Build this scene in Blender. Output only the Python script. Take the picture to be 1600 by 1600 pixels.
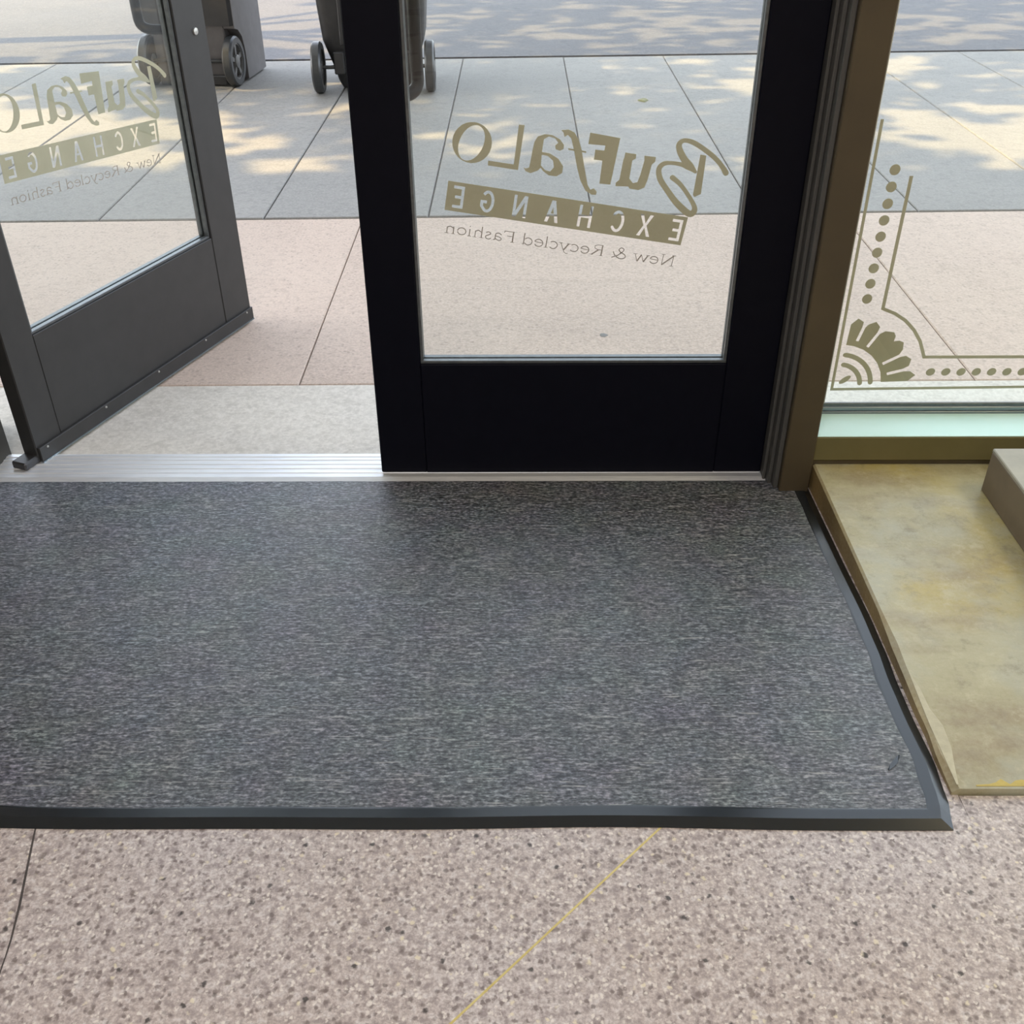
import bpy, bmesh, math, random
from mathutils import Vector, Matrix, noise

for o in list(bpy.data.objects):
    bpy.data.objects.remove(o, do_unlink=True)
scene = bpy.context.scene
COL = scene.collection
PI = math.pi

# ---------------------------------------------------------------- camera
PITCH, YAW, ROLL = math.radians(34.32), math.radians(0.5), math.radians(0.37)
cam_data = bpy.data.cameras.new('camera')
cam = bpy.data.objects.new('camera', cam_data)
COL.objects.link(cam)
fw = Vector((-math.sin(YAW) * math.cos(PITCH), math.cos(YAW) * math.cos(PITCH), -math.sin(PITCH)))
rt = fw.cross(Vector((0, 0, 1))).normalized()
up = rt.cross(fw)
r2 = rt * math.cos(ROLL) - up * math.sin(ROLL)
u2 = up * math.cos(ROLL) + rt * math.sin(ROLL)
M = Matrix((r2, u2, -fw)).transposed().to_4x4()
M.translation = Vector((0, 0, 1.30))
cam.matrix_world = M
cam_data.sensor_width = 36.0
cam_data.sensor_fit = 'HORIZONTAL'
cam_data.lens = 36.0 * 1604.0 / 1600.0
cam_data.clip_start = 0.05
scene.camera = cam

# ---------------------------------------------------------------- sky, sun, lamps, exposure
SUN = Vector((-0.70, -0.12, 0.70)).normalized()          # towards the sun
world = bpy.data.worlds.new('world')
scene.world = world
world.use_nodes = True
wn = world.node_tree.nodes
wl = world.node_tree.links
wn.clear()
wo = wn.new('ShaderNodeOutputWorld')
wb = wn.new('ShaderNodeBackground')
sk = wn.new('ShaderNodeTexSky')
sk.sky_type = 'NISHITA'
sk.sun_disc = False
sk.sun_elevation = math.asin(SUN.z)
sk.sun_rotation = math.atan2(SUN.x, SUN.y)
sk.air_density = 1.0
sk.dust_density = 2.0
hs = wn.new('ShaderNodeHueSaturation')
hs.inputs['Saturation'].default_value = 0.38
wl.new(sk.outputs['Color'], hs.inputs['Color'])
wl.new(hs.outputs['Color'], wb.inputs['Color'])
wb.inputs['Strength'].default_value = 0.89
wl.new(wb.outputs['Background'], wo.inputs['Surface'])

sun_data = bpy.data.lights.new('sun', 'SUN')
sun_data.energy = 8.5
sun_data.angle = math.radians(0.6)
sun_data.color = (1.0, 0.72, 0.34)
sun = bpy.data.objects.new('sun', sun_data)
COL.objects.link(sun)
sun.rotation_euler = (-SUN).to_track_quat('-Z', 'Y').to_euler()
sun.location = (-10, 0, 12)

def ceiling_lamp(x, y, sx, sy, power, color):
    d = bpy.data.lights.new('ceiling_lamp', 'AREA')
    d.shape = 'RECTANGLE'
    d.size, d.size_y = sx, sy
    d.energy = power
    d.color = color
    o = bpy.data.objects.new('ceiling_lamp', d)
    o.location = (x, y, 2.97)
    COL.objects.link(o)
    return o
ceiling_lamp(-0.4, -1.0, 1.2, 0.6, 60, (1.0, 0.93, 0.89))
ceiling_lamp(-0.6, -2.6, 1.2, 0.6, 30, (1.0, 0.94, 0.90))
ceiling_lamp(2.4, 1.35, 0.6, 0.6, 24, (1.0, 0.86, 0.55))
ceiling_lamp(1.9, -2.2, 1.2, 0.6, 24, (1.0, 0.88, 0.70))

scene.view_settings.view_transform = 'Standard'
scene.view_settings.look = 'None'
scene.view_settings.gamma = 1.0
scene.view_settings.use_curve_mapping = False
scene.view_settings.exposure = 0.0

# ---------------------------------------------------------------- materials
class NT:
    """small helper around a material's node tree"""
    def __init__(self, name):
        self.m = bpy.data.materials.new(name)
        self.m.use_nodes = True
        self.t = self.m.node_tree
        self.b = self.t.nodes['Principled BSDF']
        self.out = self.t.nodes['Material Output']
        self.tc = self.t.nodes.new('ShaderNodeTexCoord').outputs['Object']
    def node(self, kind, **kw):
        n = self.t.nodes.new(kind)
        for k, v in kw.items():
            setattr(n, k, v)
        return n
    def link(self, a, b):
        self.t.links.new(a, b)
    def put(self, sock, v):
        if hasattr(v, 'is_output'):
            self.link(v, sock)
        elif isinstance(v, (tuple, list)) and len(v) == 3 and sock.type == 'RGBA':
            sock.default_value = (*v, 1)
        else:
            sock.default_value = v
    def mapping(self, scale=(1, 1, 1), rot=(0, 0, 0), loc=(0, 0, 0), vec=None):
        n = self.node('ShaderNodeMapping')
        self.link(vec or self.tc, n.inputs['Vector'])
        n.inputs['Scale'].default_value = scale
        n.inputs['Rotation'].default_value = rot
        n.inputs['Location'].default_value = loc
        return n.outputs['Vector']
    def noise(self, scale, detail=3, rough=0.55, vec=None, color=False):
        n = self.node('ShaderNodeTexNoise')
        n.inputs['Scale'].default_value = scale
        n.inputs['Detail'].default_value = detail
        n.inputs['Roughness'].default_value = rough
        self.link(vec or self.tc, n.inputs['Vector'])
        return n.outputs['Color' if color else 'Fac']
    def voronoi(self, scale, vec=None, feature='F1', rnd=1.0):
        n = self.node('ShaderNodeTexVoronoi', feature=feature)
        n.inputs['Scale'].default_value = scale
        n.inputs['Randomness'].default_value = rnd
        self.link(vec or self.tc, n.inputs['Vector'])
        return n
    def ramp(self, fac, stops, interp='LINEAR'):
        n = self.node('ShaderNodeValToRGB')
        n.color_ramp.interpolation = interp
        els = n.color_ramp.elements
        while len(els) < len(stops):
            els.new(0.5)
        for e, (p, c) in zip(els, stops):
            e.position = p
            if not isinstance(c, (tuple, list)):
                c = (c, c, c)
            e.color = (*c, 1)
        self.link(fac, n.inputs['Fac'])
        return n.outputs['Color']
    def mix(self, fac, a, b, mode='MIX'):
        n = self.node('ShaderNodeMix', data_type='RGBA', blend_type=mode)
        self.put(n.inputs[0], fac)
        self.put(n.inputs[6], a)
        self.put(n.inputs[7], b)
        return n.outputs[2]
    def math(self, op, a, b=0.0, clamp=False):
        n = self.node('ShaderNodeMath', operation=op, use_clamp=clamp)
        self.put(n.inputs[0], a)
        self.put(n.inputs[1], b)
        return n.outputs[0]
    def sep(self, vec=None):
        n = self.node('ShaderNodeSeparateXYZ')
        self.link(vec or self.tc, n.inputs[0])
        return n.outputs
    def bump(self, h, strength=0.3, dist=0.002):
        n = self.node('ShaderNodeBump')
        n.inputs['Strength'].default_value = strength
        n.inputs['Distance'].default_value = dist
        self.link(h, n.inputs['Height'])
        self.link(n.outputs['Normal'], self.b.inputs['Normal'])
    def set(self, color=None, rough=None, metal=None, spec=None):
        if color is not None: self.put(self.b.inputs['Base Color'], color)
        if rough is not None: self.put(self.b.inputs['Roughness'], rough)
        if metal is not None: self.put(self.b.inputs['Metallic'], metal)
        if spec is not None: self.put(self.b.inputs['Specular IOR Level'], spec)

def plain(name, c1, c2=None, scale=30, rough=0.5, metal=0.0, spec=0.5, bump=0.0, stretch=(1, 1, 1)):
    n = NT(name)
    c2 = c2 or tuple(v * 1.15 for v in c1)
    f = n.noise(scale, 4, 0.6, n.mapping(stretch))
    n.set(n.ramp(f, [(0.3, c1), (0.7, c2)]), rough, metal, spec)
    if bump:
        n.bump(f, bump, 0.002)
    return n.m

def mk_terrazzo():
    n = NT('terrazzo')
    wob = n.node('ShaderNodeVectorMath', operation='MULTIPLY_ADD')
    n.link(n.noise(130, 3, 0.6, color=True), wob.inputs[0])
    wob.inputs[1].default_value = (0.010, 0.010, 0.010)
    n.link(n.tc, wob.inputs[2])
    vec = wob.outputs[0]
    big = n.noise(2.3, 3)
    base = n.ramp(big, [(0.3, (0.555, 0.475, 0.435)), (0.7, (0.60, 0.555, 0.560))])
    mid = n.noise(75, 4, 0.7)
    base = n.mix(n.ramp(mid, [(0.38, 0.75), (0.52, 0.0)]), base, (0.285, 0.245, 0.250))
    base = n.mix(n.ramp(mid, [(0.50, 0.0), (0.66, 0.75)]), base, (0.72, 0.69, 0.69))
    fine = n.noise(210, 3)
    base = n.mix(n.ramp(fine, [(0.40, 0.45), (0.55, 0.0)]), base, (0.30, 0.25, 0.24))
    def chips(scale, d0, d1, p, amount, col, loc=(0, 0, 0)):
        nonlocal base
        v = n.voronoi(scale, n.mapping(loc=loc, vec=vec))
        rnd = n.sep(v.outputs['Color'])
        m = n.math('MULTIPLY', n.ramp(v.outputs['Distance'], [(d0, 1.0), (d1, 0.0)]), n.ramp(rnd[0], [(p, 0.0), (p + 0.05, amount)]))
        base = n.mix(m, base, col)
    chips(115, 0.25, 0.55, 0.64, 0.75, (0.16, 0.13, 0.125))
    chips(150, 0.25, 0.55, 0.74, 0.80, (0.80, 0.75, 0.70), (3.1, 1.7, 0))
    chips(70, 0.20, 0.42, 0.76, 0.75, (0.19, 0.155, 0.145), (7.7, 4.1, 0))
    chips(85, 0.18, 0.36, 0.86, 0.80, (0.76, 0.69, 0.53), (5.3, 8.1, 0))
    chips(50, 0.13, 0.26, 0.87, 0.90, (0.055, 0.05, 0.05), (1.3, 6.1, 0))
    n.set(base, n.ramp(big, [(0.3, 0.32), (0.7, 0.25)]), 0, 0.5)
    n.bump(fine, 0.04, 0.001)
    return n.m

def mk_concrete(name, c1, c2, speck=(0.30, 0.26, 0.24), specks=0.35, scale=70, rough=0.75):
    n = NT(name)
    # shift the pattern for each slab so that no two are alike
    info = n.node('ShaderNodeObjectInfo')
    off = n.node('ShaderNodeVectorMath', operation='ADD')
    cmb = n.node('ShaderNodeCombineXYZ')
    r = n.math('MULTIPLY', info.outputs['Random'], 31.0)
    for k in range(3):
        n.link(r, cmb.inputs[k])
    n.link(n.tc, off.inputs[0]); n.link(cmb.outputs[0], off.inputs[1])
    vec = off.outputs[0]
    big = n.noise(1.6, 5, 0.6, vec)
    base = n.ramp(big, [(0.28, c1), (0.72, c2)])
    tone = n.math('MULTIPLY_ADD', info.outputs['Random'], 0.10)
    tone.node.inputs[2].default_value = 0.94
    base = n.mix(1.0, base, tone, 'MULTIPLY')
    fine = n.noise(scale * 1.7, 4, 0.65, vec)
    base = n.mix(n.ramp(fine, [(0.40, 0.0), (0.62, 0.60)]), base, tuple(min(1, v * 1.22) for v in c2))
    base = n.mix(n.ramp(n.noise(scale * 0.55, 4, 0.7, vec), [(0.34, 0.45), (0.50, 0.0)]), base, tuple(v * 0.80 for v in c1))
    v = n.voronoi(scale, vec)
    rr = n.sep(v.outputs['Color'])
    m = n.math('MULTIPLY', n.ramp(v.outputs['Distance'], [(0.25, 1.0), (0.45, 0.0)]), n.ramp(rr[0], [(0.78, 0.0), (0.82, specks)]))
    base = n.mix(m, base, speck)
    st = n.noise(7, 5, 0.7, vec)
    base = n.mix(n.ramp(st, [(0.62, 0.0), (0.78, 0.25)]), base, tuple(v * 0.72 for v in c1))
    n.set(base, rough, 0, 0.35)
    n.bump(fine, 0.25, 0.002)
    return n.m

def mk_carpet():
    n = NT('heather_carpet')
    s1 = n.noise(1.0, 3, 0.7, n.mapping((42, 185, 150)))
    s2 = n.noise(1.0, 2, 0.6, n.mapping((125, 210, 150), loc=(5, 2, 0)))
    s3 = n.noise(1.0, 2, 0.6, n.mapping((16, 330, 150), loc=(1, 7, 0)))
    mixv = n.math('ADD', n.math('MULTIPLY', s1, 0.46), n.math('MULTIPLY', s2, 0.54))
    col = n.ramp(mixv, [(0.38, (0.013, 0.016, 0.021)), (0.47, (0.064, 0.071, 0.081)), (0.54, (0.128, 0.138, 0.154)), (0.64, (0.31, 0.325, 0.345))])
    hue = n.noise(9, 3, 0.6, color=True)
    tint = n.mix(0.5, (0.5, 0.5, 0.5), hue)
    col = n.mix(0.35, col, tint, 'OVERLAY')
    lines = n.ramp(s3, [(0.63, 0.0), (0.70, 0.75)])
    col = n.mix(lines, col, (0.42, 0.42, 0.41))
    dk = n.ramp(n.noise(1.0, 2, 0.6, n.mapping((20, 300, 150), loc=(9, 3, 0))), [(0.62, 0.0), (0.70, 0.8)])
    col = n.mix(dk, col, (0.012, 0.014, 0.018))
    n.set(col, 0.5, 0, 0.8)
    n.put(n.b.inputs['Sheen Weight'], 1.0)
    n.put(n.b.inputs['Sheen Roughness'], 0.25)
    n.put(n.b.inputs['Sheen Tint'], (0.75, 0.85, 1.0))
    n.bump(mixv, 0.3, 0.002)
    return n.m

def mk_ledge():
    n = NT('worn_ledge_stone')
    big = n.noise(3.2, 5, 0.62)
    base = n.ramp(big, [(0.25, (0.30, 0.265, 0.15)), (0.5, (0.42, 0.39, 0.225)), (0.75, (0.52, 0.50, 0.32))])
    och = n.noise(2.1, 3, 0.5, n.mapping(loc=(4.2, 0.6, 2)))
    base = n.mix(n.ramp(och, [(0.48, 0.0), (0.58, 0.75)]), base, (0.50, 0.40, 0.09))
    gry = n.noise(4.4, 4, 0.6, n.mapping(loc=(8, 1, 5)))
    base = n.mix(n.ramp(gry, [(0.50, 0.0), (0.62, 0.60)]), base, (0.43, 0.45, 0.37))
    brn = n.noise(5.0, 4, 0.6, n.mapping((0.6, 1.6, 1), loc=(2, 9, 1)))
    base = n.mix(n.ramp(brn, [(0.53, 0.0), (0.66, 0.55)]), base, (0.28, 0.21, 0.12))
    pit = n.noise(17, 6, 0.75, n.mapping(loc=(1, 3, 7)))
    base = n.mix(n.ramp(pit, [(0.32, 0.60), (0.46, 0.0)]), base, (0.23, 0.19, 0.11))
    base = n.mix(n.ramp(pit, [(0.54, 0.0), (0.66, 0.45)]), base, (0.60, 0.57, 0.38))
    # the worn side face keeps an ochre brown coat
    geo = n.node('ShaderNodeNewGeometry')
    nx = n.math('MULTIPLY', n.sep(geo.outputs['Normal'])[0], -1.0)
    side = n.ramp(n.noise(6, 4), [(0.3, (0.16, 0.095, 0.02)), (0.7, (0.36, 0.24, 0.08))])
    base = n.mix(n.ramp(nx, [(0.5, 0.0), (0.8, 1.0)]), base, side)
    fine = n.noise(120, 4, 0.7)
    base = n.mix(n.ramp(fine, [(0.3, 0.0), (0.7, 0.25)]), base, (0.62, 0.57, 0.42))
    n.set(base, n.ramp(big, [(0.3, 0.5), (0.7, 0.32)]), 0, 0.5)
    n.bump(fine, 0.1, 0.002)
    return n.m

def mk_glass(name, tint):
    n = NT(name)
    t = n.node('ShaderNodeBsdfTransparent')
    g = n.node('ShaderNodeBsdfGlossy')
    g.inputs['Roughness'].default_value = 0.0
    g.inputs['Color'].default_value = (1, 1, 1, 1)
    wav = n.noise(2.0, 2)
    tintc = n.ramp(wav, [(0.0, tint), (1.0, tuple(min(1, v * 1.01) for v in tint))])
    n.link(tintc, t.inputs['Color'])
    fr = n.node('ShaderNodeFresnel')
    geo = n.node('ShaderNodeNewGeometry')
    ior = n.math('MULTIPLY_ADD', geo.outputs['Backfacing'], 1 / 1.45 - 1.45)
    ior.node.inputs[2].default_value = 1.45
    n.link(ior, fr.inputs['IOR'])                 # the same reflection from either side of the sheet
    mx = n.node('ShaderNodeMixShader')
    n.link(fr.outputs[0], mx.inputs[0])
    n.link(t.outputs[0], mx.inputs[1]); n.link(g.outputs[0], mx.inputs[2])
    n.link(mx.outputs[0], n.out.inputs['Surface'])
    n.t.nodes.remove(n.b)
    return n.m

def mk_leaf():
    n = NT('tree_leaves')
    f = n.noise(3, 2)
    n.set(n.ramp(f, [(0.3, (0.05, 0.11, 0.02)), (0.7, (0.12, 0.20, 0.04))]), 0.6, 0, 0.3)
    return n.m

MAT = dict(
    terrazzo=mk_terrazzo(), carpet=mk_carpet(), ledge=mk_ledge(), leaf=mk_leaf(),
    glass=mk_glass('clear_glass', (0.96, 0.98, 0.97)),
    paving_grey=mk_concrete('grey_paving', (0.2338, 0.2328, 0.2231), (0.2894, 0.2826, 0.2683), scale=60, specks=0.2),
    paving_pink=mk_concrete('pink_aggregate_paving', (0.4667, 0.3734, 0.3125), (0.5445, 0.4465, 0.3766), speck=(0.2567, 0.2155, 0.1883), scale=75, specks=0.4),
    paving_pale=mk_concrete('pale_concrete', (0.5294, 0.4974, 0.4380), (0.6069, 0.5796, 0.5247), scale=55, specks=0.2),
    road=mk_concrete('road_surface', (0.1099, 0.1115, 0.1231), (0.1396, 0.1405, 0.1487), scale=45, specks=0.3),
    soil=plain('joint_dirt', (0.1404, 0.1350, 0.1296), (0.2160, 0.2052, 0.1944), 20, 0.9),
    black=plain('black_door_paint', (0.0022, 0.0026, 0.0070), (0.0030, 0.0034, 0.0085), 25, 0.5, 0, 0.12),
    daylit=plain('daylit_door_paint', (0.0240, 0.0240, 0.0240), (0.0320, 0.0312, 0.0312), 18, 0.5, 0, 0.45),  # open leaf's daylight put into a lighter base colour than the closed leaf
    bead=plain('glazing_bead_metal', (0.10, 0.11, 0.115), (0.15, 0.16, 0.165), 60, 0.35, 0.6, 0.5),
    aluminium=plain('threshold_aluminium', (0.74, 0.77, 0.80), (0.88, 0.90, 0.92), 14, 0.42, 0.55, 0.5, 0.0, (1, 12, 1)),
    rubber=plain('border_rubber', (0.009, 0.012, 0.015), (0.013, 0.017, 0.021), 60, 0.22, 0, 0.7),
    handle=plain('handle_black', (0.004, 0.005, 0.006), (0.007, 0.008, 0.009), 40, 0.5, 0, 0.2),
    frame_brown=plain('brown_frame', (0.060, 0.046, 0.026), (0.080, 0.062, 0.034), 5, 0.48, 0, 0.45),
    frame_olive=plain('olive_rail', (0.120, 0.105, 0.040), (0.150, 0.130, 0.055), 6, 0.5, 0, 0.4),
    frame_daylit=plain('daylit_jamb', (0.066, 0.066, 0.062), (0.085, 0.084, 0.079), 8, 0.45, 0, 0.5),  # same brown frame as the posts, daylight put into its colour
    sill=plain('pale_sill', (0.6140, 0.9114, 0.8539), (0.6716, 0.9306, 0.8922), 7, 0.4, 0, 0.5),
    lit_edge_strip=plain('pale_edge_light', (0.50, 0.50, 0.44), (0.60, 0.60, 0.54), 20, 0.5),  # brightness along the window glass edge, put in as a pale colour
    bead_blue=plain('window_bead_metal', (0.16, 0.20, 0.22), (0.26, 0.30, 0.33), 12, 0.3, 0.7, 0.5, 0, (1, 30, 30)),
    gold=plain('gold_film', (0.440, 0.398, 0.275), (0.500, 0.455, 0.325), 9, 0.45, 0.0, 0.5),
    gold_dark=plain('brown_lettering', (0.33, 0.275, 0.24), (0.38, 0.32, 0.28), 40, 0.5, 0.0, 0.4),
    brass=plain('brass_divider', (0.62, 0.50, 0.17), (0.72, 0.62, 0.28), 40, 0.4, 0.2, 0.5),
    crack=plain('crack_filler', (0.045, 0.04, 0.038), (0.10, 0.085, 0.08), 60, 0.9),
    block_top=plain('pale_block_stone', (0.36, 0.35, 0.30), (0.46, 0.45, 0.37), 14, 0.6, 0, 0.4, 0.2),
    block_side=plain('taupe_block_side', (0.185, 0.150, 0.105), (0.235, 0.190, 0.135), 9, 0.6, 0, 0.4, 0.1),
    bin_dark=plain('bin_plastic', (0.028, 0.028, 0.030), (0.040, 0.040, 0.042), 20, 0.42, 0, 0.5),
    cart_daylit=plain('daylit_cart_plastic', (0.1200, 0.1136, 0.1160), (0.1480, 0.1408, 0.1440), 15, 0.5, 0, 0.4),  # skylight on the cart's side put into this lighter grey
    tyre=plain('tyre_rubber', (0.0300, 0.0330, 0.0360), (0.0425, 0.0460, 0.0500), 60, 0.36, 0, 0.7),
    hub=plain('wheel_hub_plastic', (0.15, 0.15, 0.15), (0.20, 0.20, 0.20), 60, 0.45, 0, 0.5),
    steel=plain('screw_steel', (0.42, 0.42, 0.41), (0.55, 0.55, 0.53), 80, 0.35, 0.9, 0.5),
    wall=plain('painted_wall', (0.62, 0.58, 0.50), (0.66, 0.62, 0.54), 3, 0.8, 0, 0.3),
    facade=plain('facade_render', (0.42, 0.38, 0.33), (0.48, 0.44, 0.38), 3, 0.85, 0, 0.3),
    ceiling=plain('ceiling_paint', (0.70, 0.69, 0.66), (0.74, 0.73, 0.70), 3, 0.85, 0, 0.3),
    bark=plain('bark', (0.10, 0.075, 0.05), (0.17, 0.13, 0.09), 12, 0.9, 0, 0.2, 0.6),
    fallen=plain('yellow_green_leaf', (0.1560, 0.1680, 0.0720), (0.2040, 0.2040, 0.1020), 60, 0.7),
    gum=plain('gum_spot', (0.19, 0.18, 0.17), (0.23, 0.22, 0.21), 80, 0.8),
)

# ---------------------------------------------------------------- mesh helpers
def empty(name, loc=(0, 0, 0), rz=0.0):
    o = bpy.data.objects.new(name, None)
    o.location = loc
    o.rotation_euler = (0, 0, rz)
    o.empty_display_size = 0.1
    COL.objects.link(o)
    return o

def tag(o, label=None, cat=None, group=None, kind=None):
    if label: o['label'] = label
    if cat: o['category'] = cat
    if group: o['group'] = group
    if kind: o['kind'] = kind
    return o

def link_mesh(name, me, mat, parent=None):
    if mat is not None and not me.materials:
        me.materials.append(mat)
    o = bpy.data.objects.new(name, me)
    COL.objects.link(o)
    o.parent = parent
    return o

class MB:
    """collects shapes into one mesh"""
    def __init__(self):
        self.bm = bmesh.new()
    def box(self, x0, x1, y0, y1, z0, z1, bevel=0.0, seg=1):
        r = bmesh.ops.create_cube(self.bm, size=1.0)
        vs = r['verts']
        for v in vs:
            v.co = Vector((x0 + (v.co.x + 0.5) * (x1 - x0), y0 + (v.co.y + 0.5) * (y1 - y0), z0 + (v.co.z + 0.5) * (z1 - z0)))
        if bevel:
            es = list({e for v in vs for e in v.link_edges})
            bmesh.ops.bevel(self.bm, geom=es, offset=bevel, segments=seg, affect='EDGES', profile=0.5)
        return self
    def loft(self, rings, cap=True, closed=True):
        """rings of points, equal counts"""
        bm = self.bm
        R = [[bm.verts.new(p) for p in ring] for ring in rings]
        n = len(R[0])
        for a, b in zip(R, R[1:]):
            for i in range(n if closed else n - 1):
                j = (i + 1) % n
                bm.faces.new((a[i], a[j], b[j], b[i]))
        if cap:
            bm.faces.new(list(reversed(R[0])))
            bm.faces.new(R[-1])
        return self
    def tube(self, pts, r, n=10, flat=1.0):
        pts = [Vector(p) for p in pts]
        rings = []
        t0 = (pts[1] - pts[0]).normalized()
        ref = Vector((0, 0, 1)) if abs(t0.z) < 0.9 else Vector((1, 0, 0))
        nrm = t0.cross(ref).normalized()
        for i, p in enumerate(pts):
            t = (pts[min(i + 1, len(pts) - 1)] - pts[max(i - 1, 0)]).normalized()
            nrm = (nrm - t * nrm.dot(t)).normalized()
            bn = t.cross(nrm)
            rr = r[i] if isinstance(r, (list, tuple)) else r
            rings.append([p + (nrm * math.cos(2 * PI * k / n) * flat + bn * math.sin(2 * PI * k / n)) * rr for k in range(n)])
        return self.loft(rings)
    def lathe(self, prof, axis_pt, axis, n=28):
        """prof: (radius, along); revolve about axis"""
        axis = Vector(axis).normalized()
        ref = Vector((0, 0, 1)) if abs(axis.z) < 0.9 else Vector((1, 0, 0))
        a = axis.cross(ref).normalized()
        b = axis.cross(a)
        P = Vector(axis_pt)
        rings = [[P + axis * h + (a * math.cos(2 * PI * k / n) + b * math.sin(2 * PI * k / n)) * r for k in range(n)] for r, h in prof]
        return self.loft(rings)
    def build(self, name, mat, parent=None, smooth=False):
        bmesh.ops.recalc_face_normals(self.bm, faces=self.bm.faces[:])
        me = bpy.data.meshes.new(name)
        self.bm.to_mesh(me)
        self.bm.free()
        if smooth:
            for p in me.polygons: p.use_smooth = True
            me.set_sharp_from_angle(angle=math.radians(35))
        return link_mesh(name, me, mat, parent)

def box(name, mat, parent, x0, x1, y0, y1, z0, z1, bevel=0.0):
    return MB().box(x0, x1, y0, y1, z0, z1, bevel).build(name, mat, parent)

def catmull(pts, sub=5):
    out = []
    n = len(pts)
    for i in range(n - 1):
        p0, p1, p2, p3 = pts[max(i - 1, 0)], pts[i], pts[i + 1], pts[min(i + 2, n - 1)]
        for k in range(sub):
            t = k / sub
            out.append(tuple(0.5 * (2 * b + (c - a) * t + (2 * a - 5 * b + 4 * c - d) * t * t + (3 * b - a - 3 * c + d) * t ** 3)
                             for a, b, c, d in zip(p0, p1, p2, p3)))
    out.append(tuple(pts[-1]))
    return out

def stroke(pts, w=None, cap=3):
    """outline polygon of a 2D polyline; points (x, y) or (x, y, width)"""
    P = [Vector((p[0], p[1])) for p in pts]
    W = [(p[2] if len(p) > 2 else w) * 0.5 for p in pts]
    L, R = [], []
    n = len(P)
    for i in range(n):
        d1 = (P[i] - P[i - 1]).normalized() if i > 0 else None
        d2 = (P[i + 1] - P[i]).normalized() if i < n - 1 else None
        d1 = d1 or d2; d2 = d2 or d1
        t = (d1 + d2)
        t = t.normalized() if t.length > 1e-6 else d1
        nn = Vector((-t.y, t.x))
        k = 1.0 / max(0.45, nn.dot(Vector((-d1.y, d1.x))))
        L.append(P[i] + nn * W[i] * k)
        R.append(P[i] - nn * W[i] * k)
    out = list(L)
    if cap:
        d = (P[-1] - P[-2]).normalized(); nn = Vector((-d.y, d.x))
        out += [P[-1] + (nn * math.cos(a) + d * math.sin(a)) * W[-1] for a in [PI * k / (cap + 1) for k in range(1, cap + 1)]]
    out += list(reversed(R))
    if cap:
        d = (P[0] - P[1]).normalized(); nn = Vector((-d.y, d.x))
        out += [P[0] + (nn * math.cos(a) + d * math.sin(a)) * W[0] for a in [PI * k / (cap + 1) for k in range(1, cap + 1)]]
    return [(v.x, v.y) for v in out]

def film(name, shapes, mat, parent, frame, thick=0.0005):
    """flat cut film: each shape is a list of contours filled even-odd; frame maps (u, w) to 3D"""
    verts, faces = [], []
    for idx, contours in enumerate(shapes):
        cu = bpy.data.curves.new('film_outline', 'CURVE')
        cu.dimensions = '2D'
        cu.fill_mode = 'BOTH'
        cu.extrude = thick * 0.5
        for c in contours:
            s = cu.splines.new('POLY')
            s.points.add(len(c) - 1)
            for p, q in zip(s.points, c):
                p.co = (q[0], q[1], 0, 1)
            s.use_cyclic_u = True
        tmp = bpy.data.objects.new('film_outline', cu)
        me = bpy.data.meshes.new_from_object(tmp)
        base = len(verts)
        verts += [frame(v.co.x, v.co.y, v.co.z + (idx % 5) * 0.00025) for v in me.vertices]
        faces += [tuple(base + i for i in p.vertices) for p in me.polygons]
        bpy.data.objects.remove(tmp)
        bpy.data.curves.remove(cu)
        bpy.data.meshes.remove(me)
    me = bpy.data.meshes.new(name)
    me.from_pydata([tuple(v) for v in verts], [], faces)
    me.update()
    return link_mesh(name, me, mat, parent)

GZ = -0.055            # level of the pavement and threshold; the shop floor is at 0

# ---------------------------------------------------------------- shop floor, ramped down to the door
m = MB()
prof = [(-5.0, 0.0), (1.06, 0.0), (2.09, GZ), (2.13, GZ)]
top = [[(x, y, z) for y, z in prof] for x in (-4.0, 0.70)]
m.loft([[(x, y, z) for y, z in prof] + [(x, 2.13, -0.2), (x, -5.0, -0.2)] for x in (-4.0, 0.70)])
m.loft([[(x, -5.0, 0.0), (x, 1.10, 0.0), (x, 1.10, -0.2), (x, -5.0, -0.2)] for x in (0.7002, 4.0)])
m.loft([[(x, 1.10, -0.07), (x, 2.13, -0.07), (x, 2.13, -0.2), (x, 1.10, -0.2)] for x in (0.7002, 4.0)])
floor = m.build('floor', MAT['terrazzo'])
tag(floor, 'speckled pinkish grey terrazzo floor inside the shop', 'floor', kind='structure')
# brass divider running diagonally, and the hairline crack
d = Vector((0.294, 0.298)).normalized()
nn = Vector((-d.y, d.x)) * 0.0015
a, b = Vector((-0.60, 0.21)), Vector((0.235, 1.055))
m = MB()
m.loft([[(p.x + nn.x, p.y + nn.y, -0.004), (p.x + nn.x, p.y + nn.y, 0.0006), (p.x - nn.x, p.y - nn.y, 0.0006), (p.x - nn.x, p.y - nn.y, -0.004)] for p in (a, b)])
tag(m.build('brass_divider', MAT['brass'], floor), 'thin brass divider strip')
random.seed(4)
cr = [(-0.700, 0.45), (-0.702, 0.62), (-0.7055, 0.70), (-0.704, 0.76), (-0.709, 0.82), (-0.712, 0.845), (-0.722, 0.90), (-0.731, 0.94), (-0.742, 0.99), (-0.755, 1.05)]
m = MB()
rings = []
for i, (x, y) in enumerate(cr):
    w = random.uniform(0.0009, 0.0019)
    rings.append([(x - w, y, -0.003), (x - w, y, 0.0005), (x + w, y, 0.0005), (x + w, y, -0.003)])
m.loft(rings)
tag(m.build('floor_crack', MAT['crack'], floor), 'dark hairline crack')

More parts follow.
